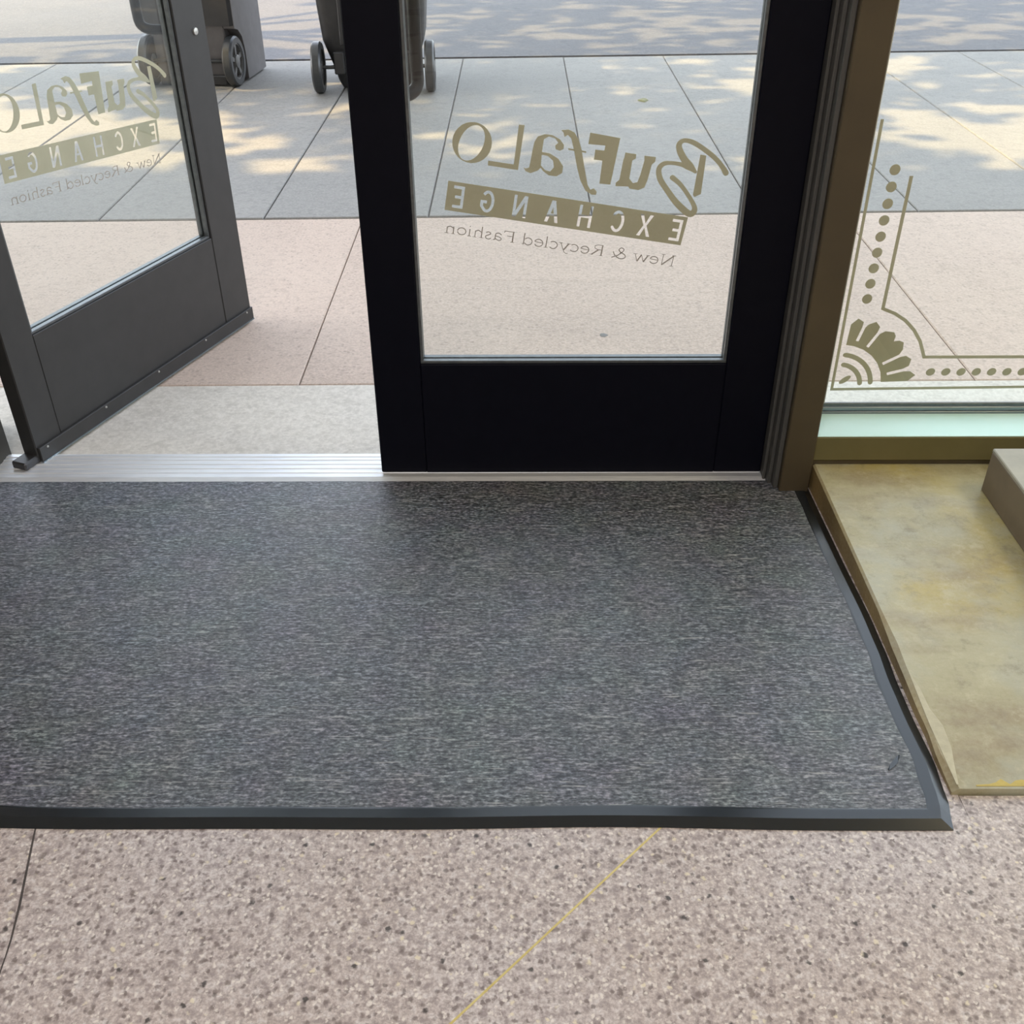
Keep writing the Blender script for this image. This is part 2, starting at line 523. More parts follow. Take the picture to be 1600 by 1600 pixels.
# ---------------------------------------------------------------- room shell and facade (sun side and street)
def struct(name, mat, label, cat, *b):
    return tag(box(name, MAT[mat], None, *b), label, cat, kind='structure')
struct('wall_left', 'wall', 'pale painted side wall of the shop', 'wall', -4.1, -4.0, -5.0, 2.10, -0.2, 3.0)
struct('wall_right', 'wall', 'pale painted side wall beyond the ledge', 'wall', 4.0, 4.1, -5.0, 2.10, -0.2, 3.0)
struct('wall_back', 'wall', 'pale painted wall at the back of the shop', 'wall', -4.1, 4.1, -5.1, -5.0, -0.2, 3.0)
struct('ceiling', 'ceiling', 'white painted shop ceiling', 'ceiling', -4.1, 4.1, -5.1, 2.10, 3.0, 3.1)
m = MB()
m.box(-22, 9, 2.10, 2.45, 2.22, 12.9)
m.box(-22, -1.40, 2.10, 2.40, -0.2, 2.22)
m.box(3.25, 9, 2.10, 2.40, -0.2, 2.22)
tag(m.build('wall_front', MAT['facade']), 'shop front wall around the doors and window', 'wall', kind='structure')

# ---------------------------------------------------------------- pavement: each slab its own piece
ground = struct('ground', 'soil', 'dark bedding under the paving joints', 'ground', -14, 14, 2.25, 30, -0.4, GZ - 0.010)
pav = tag(empty('pavement', (0, 3.5, GZ)), 'street pavement of grey, pink and pale slabs outside the doors', 'pavement', kind='structure')
def slab(mat, x0, x1, f0, f1, gap=0.004, g0=0.004, g1=0.004, dz=0.0):
    """slab between two lines y=f0(x), f1(x)"""
    ox, oy = x0, f0(x0)
    x0 += gap; x1 -= gap
    c = [(x0, f0(x0) + g0), (x1, f0(x1) + g0), (x1, f1(x1) - g1), (x0, f1(x0) - g1)]
    m = MB()
    bv = 0.004
    cx = sum(p[0] for p in c) / 4; cy = sum(p[1] for p in c) / 4
    def ring(s, z):
        return [(px - ox + (s if px < cx else -s), py - oy + (s if py < cy else -s), z) for px, py in c]
    m.loft([ring(0, -0.03), ring(0, -bv), ring(bv, dz)])
    o = m.build('paving_slab', MAT[mat], pav)
    o.location = (ox, oy - 3.5, 0)
    return o
line0 = lambda x: 2.245
line1 = lambda x: 2.64 + 0.010 * x
line2 = lambda x: 4.115 + 0.024 * x
line3 = lambda x: 7.37 + 0.045 * x
xs = [-10.0, -6.4, -2.9, 0.72, 4.3, 8.0]
for x0, x1 in zip(xs, xs[1:]):
    slab('paving_pale', x0, x1, line0, line1, 0.0012, 0.0, 0.0006)
xs = [-0.632 + 1.943 * k for k in range(-4, 5)]
for x0, x1 in zip(xs, xs[1:]):
    slab('paving_pink', x0, x1, line1, line2, 0.0016, 0.0006, 0.010)
xs = [-1.70 + 0.666 * k for k in range(-8, 15)]
random.seed(2)
for x0, x1 in zip(xs, xs[1:]):
    slab('paving_grey', x0, x1, line2, line3, 0.0030, 0.009, 0.028, random.uniform(-0.001, 0.001))
m = MB()
m.loft([[(-14, line3(-14) + 0.028, GZ), (14, line3(14) + 0.028, GZ), (14, 30, GZ), (-14, 30, GZ)],
        [(-14, line3(-14) + 0.028, GZ - 0.03), (14, line3(14) + 0.028, GZ - 0.03), (14, 30, GZ - 0.03), (-14, 30, GZ - 0.03)]])
tag(m.build('road', MAT['road']), 'grey road surface dappled by tree shade beyond the pavement', 'road', kind='structure')

# ---------------------------------------------------------------- threshold
th = tag(empty('door_threshold', (-0.34, 2.18, GZ)), 'brushed aluminium threshold strip running under both glass doors', 'threshold')
def w2(parent, o):
    """place world-space mesh under a parent without rotation"""
    o.location = -parent.location
    return o
m = MB()
m.loft([[(x, 2.112, GZ - 0.01), (x, 2.112, GZ + 0.003), (x, 2.126, GZ + 0.009), (x, 2.232, GZ + 0.009), (x, 2.247, GZ + 0.002), (x, 2.247, GZ - 0.01)] for x in (-1.32, 0.60)])
w2(th, m.build('threshold_plate', MAT['aluminium'], th))
for y in (2.146, 2.166, 2.186, 2.206, 2.222):
    m = MB()
    m.loft([[(x, y - 0.004, GZ + 0.0085), (x, y - 0.002, GZ + 0.0105), (x, y + 0.002, GZ + 0.0105), (x, y + 0.004, GZ + 0.0085)] for x in (-1.31, 0.59)])
    w2(th, m.build('ridge', MAT['aluminium'], th))

# ---------------------------------------------------------------- the shop logo as cut film
DECAL_SHAPES = [
    [[(0.4354, 0.0906), (0.4352, 0.081), (0.4371, 0.0715), (0.4412, 0.0627), (0.4472, 0.055), (0.4547, 0.049), (0.4634, 0.0448), (0.4728, 0.0428), (0.4823, 0.0431), (0.4915, 0.0456), (0.4998, 0.0502), (0.5068, 0.0566), (0.512, 0.0646), (0.5153, 0.0736), (0.5164, 0.0831), (0.5153, 0.0926), (0.5122, 0.1016), (0.507, 0.1097), (0.5003, 0.1165), (0.4922, 0.1214), (0.4833, 0.1244), (0.474, 0.1253), (0.4647, 0.124), (0.4561, 0.1206), (0.4484, 0.1152), (0.4422, 0.1082), (0.4378, 0.0998)], [(0.4653, 0.1194), (0.4603, 0.117), (0.4561, 0.1127), (0.453, 0.1069), (0.4512, 0.0999), (0.4508, 0.0919), (0.4518, 0.0834), (0.4541, 0.0749), (0.4577, 0.0669), (0.4623, 0.0597), (0.4677, 0.0539), (0.4737, 0.0496), (0.4798, 0.0472), (0.4858, 0.0467), (0.4912, 0.0483), (0.4959, 0.0518), (0.4996, 0.057), (0.502, 0.0636), (0.503, 0.0713), (0.5026, 0.0797), (0.5008, 0.0882), (0.4978, 0.0964), (0.4936, 0.1039), (0.4886, 0.1103), (0.4829, 0.1153), (0.477, 0.1186), (0.471, 0.12)]] ,
    [[(0.3861, 0.134), (0.3744, 0.1348), (0.374, 0.0433), (0.4377, 0.0435), (0.438, 0.0534), (0.3847, 0.0536)]] ,
    [[(0.3641, 0.0508), (0.3588, 0.0492), (0.3522, 0.0522), (0.3512, 0.0646), (0.3507, 0.0864), (0.3496, 0.1041), (0.3446, 0.1164), (0.3309, 0.1233), (0.315, 0.1238), (0.298, 0.1177), (0.2882, 0.1076), (0.2878, 0.0999), (0.2949, 0.0949), (0.3039, 0.097), (0.306, 0.1045), (0.3007, 0.1105), (0.3091, 0.1183), (0.3223, 0.1198), (0.331, 0.1127), (0.3308, 0.0874), (0.3146, 0.087), (0.2951, 0.0791), (0.2825, 0.0652), (0.282, 0.0513), (0.2927, 0.0426), (0.3089, 0.0422), (0.3223, 0.0492), (0.3284, 0.0552), (0.3333, 0.0485), (0.3473, 0.0409), (0.3578, 0.0433)], [(0.3301, 0.0813), (0.3177, 0.0812), (0.3052, 0.0732), (0.3013, 0.0603), (0.3074, 0.051), (0.3177, 0.0519), (0.3285, 0.0598)]] ,
    [[(0.2993, 0.1361), (0.284, 0.1397), (0.2713, 0.1353), (0.261, 0.1234), (0.2517, 0.106), (0.2433, 0.0831), (0.2347, 0.0599), (0.2256, 0.0357), (0.2175, 0.0264), (0.2105, 0.0299), (0.2031, 0.0242), (0.2038, 0.0168), (0.2134, 0.0164), (0.2275, 0.0227), (0.2418, 0.0418), (0.2527, 0.0651), (0.2672, 0.103), (0.276, 0.123), (0.284, 0.1286), (0.2904, 0.1238), (0.2936, 0.1319)]] ,
    [[(0.2786, 0.1029), (0.278, 0.0994), (0.2403, 0.0989), (0.241, 0.1024)]] ,
    [[(0.2398, 0.1404), (0.177, 0.1389), (0.178, 0.043), (0.2012, 0.0416), (0.2044, 0.089), (0.2222, 0.0884), (0.2231, 0.1087), (0.2044, 0.1095), (0.2043, 0.1196), (0.2394, 0.1173)]] ,
    [[(0.1608, 0.1121), (0.1377, 0.1125), (0.1367, 0.1035), (0.143, 0.0984), (0.1412, 0.0612), (0.132, 0.0532), (0.1231, 0.0566), (0.1203, 0.0728), (0.1184, 0.1021), (0.1207, 0.112), (0.0965, 0.1127), (0.0955, 0.1036), (0.1012, 0.0965), (0.1031, 0.0629), (0.1061, 0.0476), (0.1174, 0.0406), (0.1368, 0.0408), (0.1398, 0.0446), (0.167, 0.0415), (0.1674, 0.0488), (0.1615, 0.0561), (0.1618, 0.0976), (0.1607, 0.1019)]] ,
    [[(0.0069, 0.1314), (-0.0058, 0.1313), (-0.0147, 0.0523), (-0.0027, 0.044), (0.0015, 0.0477)]] ,
]
DECAL_STROKES = [
    [(-0.0551, 0.1027, 0.0122), (-0.0418, 0.1163, 0.01), (-0.0232, 0.1299, 0.01), (0.0013, 0.1425, 0.01), (0.0272, 0.1527, 0.01), (0.0464, 0.1538, 0.0089), (0.0548, 0.1455, 0.0111), (0.0507, 0.1329, 0.0133), (0.0371, 0.1166, 0.0144), (0.0213, 0.1046, 0.0144), (0.0082, 0.0951, 0.0067)] ,
    [(0.0082, 0.0951, 0.0044), (0.025, 0.1023, 0.0111), (0.0408, 0.1057, 0.0089), (0.062, 0.1056, 0.0078), (0.0779, 0.1011, 0.01), (0.0845, 0.0887, 0.0111), (0.0767, 0.069, 0.0122), (0.0569, 0.0488, 0.0122), (0.0347, 0.0286, 0.0133), (0.0112, 0.0128, 0.0144), (-0.0033, 0.0074, 0.0138), (-0.0097, 0.0149, 0.0129), (-0.0061, 0.0263, 0.01), (0.0106, 0.0452, 0.0089), (0.0328, 0.0652, 0.0093), (0.0529, 0.0768, 0.0111)] ,
]

def glyph(ch):
    """stroke letters, x-height 1, capital height 1.5; returns (strokes [(pts, weight)], advance)"""
    def arc(cx, cy, rx, ry, a0, a1, n=12):
        return [(cx + rx * math.cos(math.radians(a0 + (a1 - a0) * k / n)), cy + ry * math.sin(math.radians(a0 + (a1 - a0) * k / n))) for k in range(n + 1)]
    T, K = 0.09, 0.17                      # thin and thick strokes
    def serif(x, y, w=0.34): return ([(x - w / 2, y), (x + w / 2, y)], 0.07)
    G = {
        'N': ([([(0.15, 0), (0.15, 1.5)], T), ([(0.12, 1.5), (1.05, 0.0)], K), ([(1.05, 0), (1.05, 1.5)], T), serif(0.15, 0), serif(0.10, 1.5), serif(1.05, 1.5)], 1.35),
        'e': ([([(0.12, 0.55), (0.78, 0.62)], T), (arc(0.45, 0.5, 0.36, 0.5, 15, 330, 18), 0.12)], 0.95),
        'w': ([([(0.08, 1.0), (0.38, 0.0)], K), ([(0.38, 0), (0.66, 1.0)], T), ([(0.66, 1.0), (0.95, 0.0)], K), ([(0.95, 0), (1.22, 1.0)], T), serif(0.08, 1), serif(1.22, 1)], 1.42),
        '&': ([([(1.25, 0.85), (1.05, 0.35), (0.70, 0.03), (0.35, 0.0), (0.12, 0.25), (0.2, 0.6), (0.6, 0.9), (0.78, 1.2), (0.6, 1.5), (0.36, 1.35), (0.4, 1.05), (0.8, 0.4), (1.3, 0.0)], 0.12)], 1.55),
        'R': ([([(0.2, 0), (0.2, 1.5)], K), ([(0.2, 1.46), (0.6, 1.46), (0.85, 1.3), (0.85, 0.98), (0.6, 0.8), (0.2, 0.78)], T), ([(0.5, 0.78), (1.05, 0.0)], K), serif(0.2, 0), serif(1.1, 0)], 1.25),
        'c': ([(arc(0.45, 0.5, 0.36, 0.5, 45, 320, 16), 0.12)], 0.86),
        'y': ([([(0.08, 1.0), (0.45, 0.05)], K), ([(0.80, 1.0), (0.40, -0.25), (0.22, -0.42), (0.05, -0.38)], T), serif(0.08, 1), serif(0.80, 1)], 0.98),
        'l': ([([(0.2, 0), (0.2, 1.55)], 0.14), serif(0.2, 0)], 0.42),
        'd': ([(arc(0.42, 0.48, 0.34, 0.5, 30, 330, 16), 0.12), ([(0.80, 0), (0.80, 1.55)], 0.14), serif(0.86, 0, 0.2)], 1.08),
        'F': ([([(0.2, 0), (0.2, 1.5)], K), ([(0.1, 1.46), (0.95, 1.46), (0.98, 1.2)], T), ([(0.2, 0.8), (0.72, 0.8)], T), serif(0.2, 0)], 1.08),
        'a': ([([(0.12, 0.8), (0.35, 1.0), (0.6, 0.9), (0.65, 0.6), (0.65, 0.1), (0.8, 0.02)], 0.13), ([(0.65, 0.6), (0.3, 0.5), (0.1, 0.25), (0.3, 0.0), (0.65, 0.25)], 0.11)], 0.92),
        's': ([([(0.55, 0.85), (0.36, 1.0), (0.15, 0.82), (0.3, 0.58), (0.55, 0.38), (0.5, 0.08), (0.25, 0.0), (0.08, 0.18)], 0.12)], 0.72),
        'h': ([([(0.2, 0), (0.2, 1.55)], 0.14), ([(0.2, 0.75), (0.5, 1.0), (0.76, 0.82), (0.76, 0)], 0.12), serif(0.2, 0), serif(0.78, 0)], 1.05),
        'i': ([([(0.2, 0), (0.2, 1.0)], 0.14), ([(0.17, 1.34), (0.23, 1.36)], 0.15), serif(0.2, 0)], 0.44),
        'o': ([(arc(0.45, 0.5, 0.36, 0.48, 0, 350, 20), 0.12)], 0.96),
        'n': ([([(0.2, 0), (0.2, 1.0)], 0.14), ([(0.2, 0.75), (0.5, 1.0), (0.76, 0.82), (0.76, 0)], 0.12), serif(0.2, 0), serif(0.78, 0)], 1.05),
        ' ': ([], 0.5),
    }
    return G[ch]

def plate_letter(ch, cx, cy, h=0.047, w=0.029, s=0.0060):
    """closed cut-outs of the sans capitals in the plate"""
    x0, x1, y0, y1 = cx - w / 2, cx + w / 2, cy - h / 2, cy + h / 2
    if ch == 'E':
        q = w * 0.78; x1 = x0 + q
        return [[(x0, y0), (x1, y0), (x1, y0 + s), (x0 + s, y0 + s), (x0 + s, cy - s / 2), (x1 - 0.004, cy - s / 2), (x1 - 0.004, cy + s / 2),
                 (x0 + s, cy + s / 2), (x0 + s, y1 - s), (x1, y1 - s), (x1, y1), (x0, y1)]]
    if ch == 'X':
        t = s * 1.25; k = s * 0.75
        return [[(x0, y0), (x0 + t, y0), (cx, cy - k), (x1 - t, y0), (x1, y0), (cx + k * 0.75, cy), (x1, y1), (x1 - t, y1), (cx, cy + k), (x0 + t, y1), (x0, y1), (cx - k * 0.75, cy)]]
    if ch == 'H':
        return [[(x0, y0), (x0 + s, y0), (x0 + s, cy - s / 2), (x1 - s, cy - s / 2), (x1 - s, y0), (x1, y0), (x1, y1), (x1 - s, y1), (x1 - s, cy + s / 2), (x0 + s, cy + s / 2), (x0 + s, y1), (x0, y1)]]
    if ch == 'N':
        t = s * 1.2
        return [[(x0, y0), (x0 + s, y0), (x0 + s, y1 - t * 1.9), (x1 - t, y0), (x1, y0), (x1, y1), (x1 - s, y1), (x1 - s, y0 + t * 1.9), (x0 + t, y1), (x0, y1)]]
    if ch == 'A':
        t = s * 1.1
        return [[(x0, y0), (x0 + t, y0), (cx, y1 - t * 2.2), (x1 - t, y0), (x1, y0), (cx + t * 0.6, y1), (cx - t * 0.6, y1)],
                [(cx - 0.0040, y0 + h * 0.30), (cx + 0.0040, y0 + h * 0.30), (cx + 0.0030, y0 + h * 0.40), (cx - 0.0030, y0 + h * 0.40)]]
    def ring(a0, a1, n=16):
        r = (w - s) / 2; R = (h - s) / 2
        return [(cx + r * math.cos(math.radians(a)) * (1 + 0.0), cy + R * math.sin(math.radians(a))) for a in [a0 + (a1 - a0) * k / n for k in range(n + 1)]]
    if ch == 'C':
        return [stroke(ring(42, 318), s)]
    if ch == 'G':
        p = ring(42, 332)
        p = p[:-1] + [(x1 - s / 2, cy - h * 0.22), (x1 - s / 2, cy - s * 0.2), (cx + 0.001, cy - s * 0.2)]
        return [stroke(p, s, 0)]

def shop_logo(parent, origin_x, origin_z, y, out_sign, tilt=math.radians(8.9), wide=1.0):
    """the logo on the outer face of a glass pane; out_sign: local x direction of reading seen from outside"""
    ca, sa = math.cos(tilt), math.sin(tilt)
    def fr(u, w, t):
        return (origin_x + out_sign * (u * wide * ca - w * sa), y + t, origin_z + u * wide * sa + w * ca)
    lg = film('logo_lettering', DECAL_SHAPES + [[stroke(catmull(s, 4))] for s in DECAL_STROKES], MAT['gold'], parent, fr)
    tag(lg, 'gold BuFfaLo lettering, reversed from inside')
    W, H = 0.515, 0.0625
    cuts = [[(0, 0), (W, 0), (W + 0.001, -H), (0.001, -H)]]
    for ch, cx in zip('EXCHANGE', (0.0225, 0.087, 0.1475, 0.2175, 0.288, 0.358, 0.428, 0.493)):
        cuts += plate_letter(ch, cx, -H / 2)
    tag(film('logo_plate', [cuts], MAT['gold'], parent, fr), 'gold plate with EXCHANGE cut out, reversed from inside')
    shapes, pen = [], 0.0
    text = 'New & Recycled Fashion'
    total = sum(glyph(c)[1] for c in text)
    k = 0.507 / total
    kx, kz = k, 0.0158
    for c in text:
        st, adv = glyph(c)
        for pts, wt in st:
            smooth = catmull(pts, 3) if len(pts) > 4 and c in '&as' else pts
            shapes.append([stroke([(0.006 + (pen + px) * kx, -0.1115 + py * kz) for px, py in smooth], wt * 0.0165, 0)])
        pen += adv
    tag(film('tagline_lettering', shapes, MAT['gold_dark'], parent, fr), 'thin brown New & Recycled Fashion lettering, reversed from inside')

# ---------------------------------------------------------------- doors
def glass_door(name, loc, rz, W, hinge_right, mat, sill_z, glass0, glass1, sweep):
    """local x along the leaf, y=0 inner face, +y outwards, z up from the threshold level"""
    T = 0.045
    ZT = 2.14
    SEAM = 0.0012 if sweep else 0.0002
    d = empty(name, loc, rz)
    for x0, x1 in ((0.0, glass0), (glass1, W)):
        box('stile', MAT[mat], d, x0, x1, 0, T, 0.012, ZT, 0.0025)
    box('bottom_rail', MAT[mat], d, glass0 + 0.0002, glass1 - SEAM, SEAM / 2, T, 0.012, sill_z, 0.0015)
    box('top_rail', MAT[mat], d, glass0 + SEAM, glass1 - SEAM, SEAM / 2, T, ZT - 0.11, ZT, 0.0015)
    g0, g1, z0, z1 = glass0, glass1, sill_z, ZT - 0.11
    pane = box('glass_pane', MAT['glass'], d, g0 + 0.001, g1 - 0.001, 0.020, 0.026, z0 + 0.001, z1 - 0.001)
    b = 0.007
    for ya, yb in ((0.006, 0.0198), (0.0262, 0.040)):
        box('glazing_bead', MAT['bead'], d, g0, g0 + b, ya, yb, z0 + b, z1 - b, 0.001)
        box('glazing_bead', MAT['bead'], d, g1 - b, g1, ya, yb, z0 + b, z1 - b, 0.001)
        box('glazing_bead', MAT['bead'], d, g0, g1, ya, yb, z0, z0 + b, 0.001)
        box('glazing_bead', MAT['bead'], d, g0, g1, ya, yb, z1 - b, z1, 0.001)
    # outside pull: a bar standing off the meeting stile with rounded returns
    xf = 0.128 if hinge_right else W - 0.128
    xs = 0.075 if hinge_right else W - 0.075
    zb, zt, off, r = 0.872, 1.32, T + 0.075, 0.045
    path = [(xs, T - 0.002, zb)]
    P = [(xs, T, zb), (xs + (xf - xs) * 0.35, T + 0.03, zb), (xs + (xf - xs) * 0.8, off - 0.02, zb + 0.004), (xf, off - 0.004, zb + 0.018), (xf, off, zb + 0.05)]
    P = catmull(P, 4)
    Q = [(x, y, zb + zt - z) for x, y, z in reversed(P)]
    h = MB().tube(P + Q, 0.0135, 12).build('pull_handle', MAT['handle'], d, True)
    tag(h, 'dark rounded pull bar on the outside')
    for z in (zb, zt):
        MB().lathe([(0.0, 0.0), (0.017, 0.0), (0.017, 0.004), (0.0, 0.005)], (xs, T, z), (0, 1, 0), 20).build('handle_boss', MAT['handle'], d, True)
    xl = W - 0.052
    if sweep:
        MB().lathe([(0.0, 0.0), (0.010, 0.0), (0.009, -0.004), (0.0, -0.005)], (xl, 0.0, 0.866), (0, 1, 0), 16).build('lock_cylinder', MAT['steel'], d, True)
    if sweep:
        sw = box('door_sweep', MAT[mat], d, 0.004, W - 0.002, -0.0085, -0.0002, 0.012, 0.050, 0.001)
        box('sweep_edge', MAT['bead_blue'], sw, 0.004, W - 0.002, -0.0100, 0.0, 0.0085, 0.0125)
        for x in (0.03, 0.25, 0.475, 0.70, 0.92):
            MB().lathe([(0.0, 0.0), (0.0034, 0.0), (0.0026, -0.002), (0.0, -0.0025)], (x, -0.0085, 0.043), (0, 1, 0), 10).build('screw', MAT['steel'], sw, True)
    return d

d1 = glass_door('door_1', (-0.338, 2.140, GZ), 0.0, 0.929, True, 'black', 0.249 - GZ, 0.111, 0.814, False)
tag(d1, 'closed black framed glass door with gold logo on its pane', 'door', kind='structure')
shop_logo(d1, 0.338 + 0.361, 0.582 - GZ, 0.0265, -1)
RZ2 = math.atan2(0.899, 0.346)
d2 = glass_door('door_2', (-1.204, 2.193, GZ), RZ2, 0.955, False, 'daylit', 0.262 - GZ, 0.090, 0.822, True)
tag(d2, 'open dark bronze framed glass door swung out over the pavement', 'door', kind='structure')
# reading direction seen from outside is towards local -x as well
shop_logo(d2, 0.712, 0.622 - GZ, 0.0265, -1, math.radians(4.6), 1.07)
# bottom pivot of the open leaf
pv = MB().box(-0.045, 0.005, 0.0, 0.045, 0.009, 0.030, 0.004).build('floor_pivot', MAT['bin_dark'], d2)
tag(pv, 'dark pivot block at the foot of the hinge stile')

# ---------------------------------------------------------------- frame posts
t1 = tag(empty('trim_1', (0.655, 2.06, GZ)), 'brown metal post between the closed door and the shop window', 'door frame', kind='structure')
def wb_(parent, name, mat, *b, bevel=0.0):
    return w2(parent, box(name, MAT[mat], parent, *b, bevel))
wb_(t1, 'post', 'frame_brown', 0.621, 0.690, 2.060, 2.26, GZ - 0.01, 2.22, bevel=0.0025)
wb_(t1, 'jamb_fin', 'frame_daylit', 0.6095, 0.6208, 2.074, 2.25, GZ - 0.005, 2.22, bevel=0.002)
wb_(t1, 'jamb_fin', 'frame_daylit', 0.6005, 0.6093, 2.096, 2.25, GZ - 0.003, 2.22, bevel=0.002)
wb_(t1, 'jamb_fin', 'frame_daylit', 0.5925, 0.6003, 2.118, 2.25, GZ + 0.0, 2.22, bevel=0.002)
t2 = tag(empty('trim_2', (-1.345, 2.06, GZ)), 'brown metal jamb beside the open door', 'door frame', kind='structure')
wb_(t2, 'post', 'frame_brown', -1.40, -1.325, 2.060, 2.26, GZ - 0.01, 2.22, bevel=0.0025)
wb_(t2, 'jamb_fin', 'frame_daylit', -1.3248, -1.300, 2.10, 2.25, GZ - 0.005, 2.22, bevel=0.002)
t3 = tag(empty('trim_3', (0, 2.1, 2.09)), 'brown metal head rail over the doors', 'door frame', kind='structure')
wb_(t3, 'head_rail', 'frame_brown', -1.30, 0.60, 2.10, 2.26, 2.105, 2.22, bevel=0.002)

# ---------------------------------------------------------------- shop window
w1 = tag(empty('window_1', (1.9, 2.19, 0.03)), 'shop window with gold deco border beside the brown post', 'window', kind='structure')
wb_(w1, 'bottom_rail', 'frame_olive', 0.691, 3.25, 2.080, 2.25, 0.026, 0.0885, bevel=0.002)
wb_(w1, 'plinth', 'frame_brown', 0.691, 3.25, 2.088, 2.25, -0.06, 0.0258)
s = wb_(w1, 'sill', 'sill', 0.691, 3.25, 2.0815, 2.190, 0.0888, 0.0915, bevel=0.001)
tag(s, 'pale mint sill in daylight')
wb_(w1, 'window_bead', 'bead_blue', 0.691, 3.25, 2.1885, 2.1995, 0.0917, 0.0975, bevel=0.0015)
wb_(w1, 'window_bead', 'bead_blue', 0.691, 3.25, 2.1905, 2.1995, 0.0985, 0.1090, bevel=0.002)
wb_(w1, 'window_bead', 'bead', 0.691, 3.25, 2.1925, 2.1995, 0.1100, 0.1190, bevel=0.0015)
wb_(w1, 'lit_edge_strip', 'lit_edge_strip', 0.7215, 0.7345, 2.190, 2.1995, 0.1195, 2.18, bevel=0.001)  # strip added to stand for the brighter edge of the glass
wb_(w1, 'glass_pane', 'glass', 0.70, 3.25, 2.200, 2.206, 0.10, 2.20)
FY = 2.2068
def ffr(u, w, t):
    return (u - w1.location.x, FY - w1.location.y + t, w - w1.location.z)
border = [[stroke([(0.749, 0.772), (0.7505, 0.149), (3.2, 0.178)], 0.0068, 0)]]
arc_pts = [(0.838, 0.353), (0.862, 0.3435), (0.890, 0.326), (0.915, 0.302), (0.935, 0.274), (0.948, 0.245), (0.953, 0.2335)]
border.append([stroke([(0.8335, 0.656), (0.8325, 0.3555)] + arc_pts + [(3.2, 0.2335)], 0.0078, 0)])
tag(film('border_line', [border[0]], MAT['gold'], w1, ffr), 'thin outer gold line')
tag(film('border_line', [border[1]], MAT['gold'], w1, ffr), 'inner gold line curving round the corner fan')
def blob(cx, cz, rx, rz, n=14, rot=0.0):
    return [(cx + rx * math.cos(2 * PI * k / n) * math.cos(rot) - rz * math.sin(2 * PI * k / n) * math.sin(rot),
             cz + rx * math.cos(2 * PI * k / n) * math.sin(rot) + rz * math.sin(2 * PI * k / n) * math.cos(rot)) for k in range(n)]
for k in range(9):
    film('border_dot', [[blob(0.796 - 0.0005 * k, 0.669 - 0.03625 * k, 0.0115, 0.0118)]], MAT['gold'], w1, ffr)
for k in range(24):
    film('border_dot', [[blob(0.977 + 0.0362 * k, 0.1945, 0.0110, 0.0098, rot=0.5)]], MAT['gold'], w1, ffr)
C0 = (0.757, 0.157)
def pol(r, a): return (C0[0] + r * math.cos(math.radians(a)), C0[1] + r * math.sin(math.radians(a)))
fan = [pol(0.108, a) for a in (6, 20, 34, 48, 62, 76, 86)]
def slot(a, r_in, r_out, half=0.0036):
    o = math.degrees(half / r_out); i = math.degrees(half / r_in)
    return [pol(r_out, a + o), pol(r_in, a + i), pol(r_in, a - i), pol(r_out, a - o)]
fan += [pol(0.160, 86.5), pol(0.176, 82), pol(0.170, 77)]
fan += slot(75.0, 0.122, 0.158)
fan += [pol(0.167, 72.5), pol(0.179, 68), pol(0.172, 63)]
fan += slot(60.5, 0.118, 0.158)
fan += [pol(0.170, 57), pol(0.180, 51), pol(0.176, 47.5), pol(0.165, 45), pol(0.176, 42.5), pol(0.181, 39), pol(0.172, 34)]
fan += slot(30.0, 0.118, 0.160)
fan += [pol(0.173, 27.5), pol(0.182, 23), pol(0.174, 18)]
fan += slot(15.5, 0.122, 0.160)
fan += [pol(0.176, 13), pol(0.188, 9), pol(0.170, 4.5)]
tag(film('corner_fan', [[fan]], MAT['gold'], w1, ffr), 'gold fan of petals in the window corner')
for r, a0, a1 in ((0.083, 7, 83), (0.058, 8, 80)):
    film('fan_arc', [[stroke([pol(r, a0 + (a1 - a0) * k / 12) for k in range(13)], 0.0115)]], MAT['gold'], w1, ffr)
film('fan_bud', [[blob(C0[0] + 0.0205, C0[1] + 0.0175, 0.016, 0.0066, 14, PI / 4.6)]], MAT['gold'], w1, ffr)

# ---------------------------------------------------------------- stone ledge and block
led = tag(empty('stone_ledge', (1.9, 1.6, 0)), 'low yellowish worn stone ledge under the shop window beside the mat', 'ledge')
m = MB()
random.seed(8)
ys = [1.104, 1.14, 1.18, 1.23, 1.29, 1.36, 1.45, 1.55, 1.68, 1.82, 1.95, 2.0875]
rings = []
for i, y in enumerate(ys):
    x = 0.6995 + (random.uniform(-0.002, 0.002) if y < 1.5 else 0.0) - 0.0095 * min(1, max(0, (1.5 - y) / 0.25))
    z1 = 0.012
    bv = 0.004 if y > 1.5 else random.uniform(0.004, 0.009)
    rings.append([(x, y, -0.07), (x, y, z1 - bv), (x + bv * 1.2, y, z1), (3.9, y, z1), (3.9, y, -0.07)])
m.loft(rings)
w2(led, m.build('ledge_body', MAT['ledge'], led))
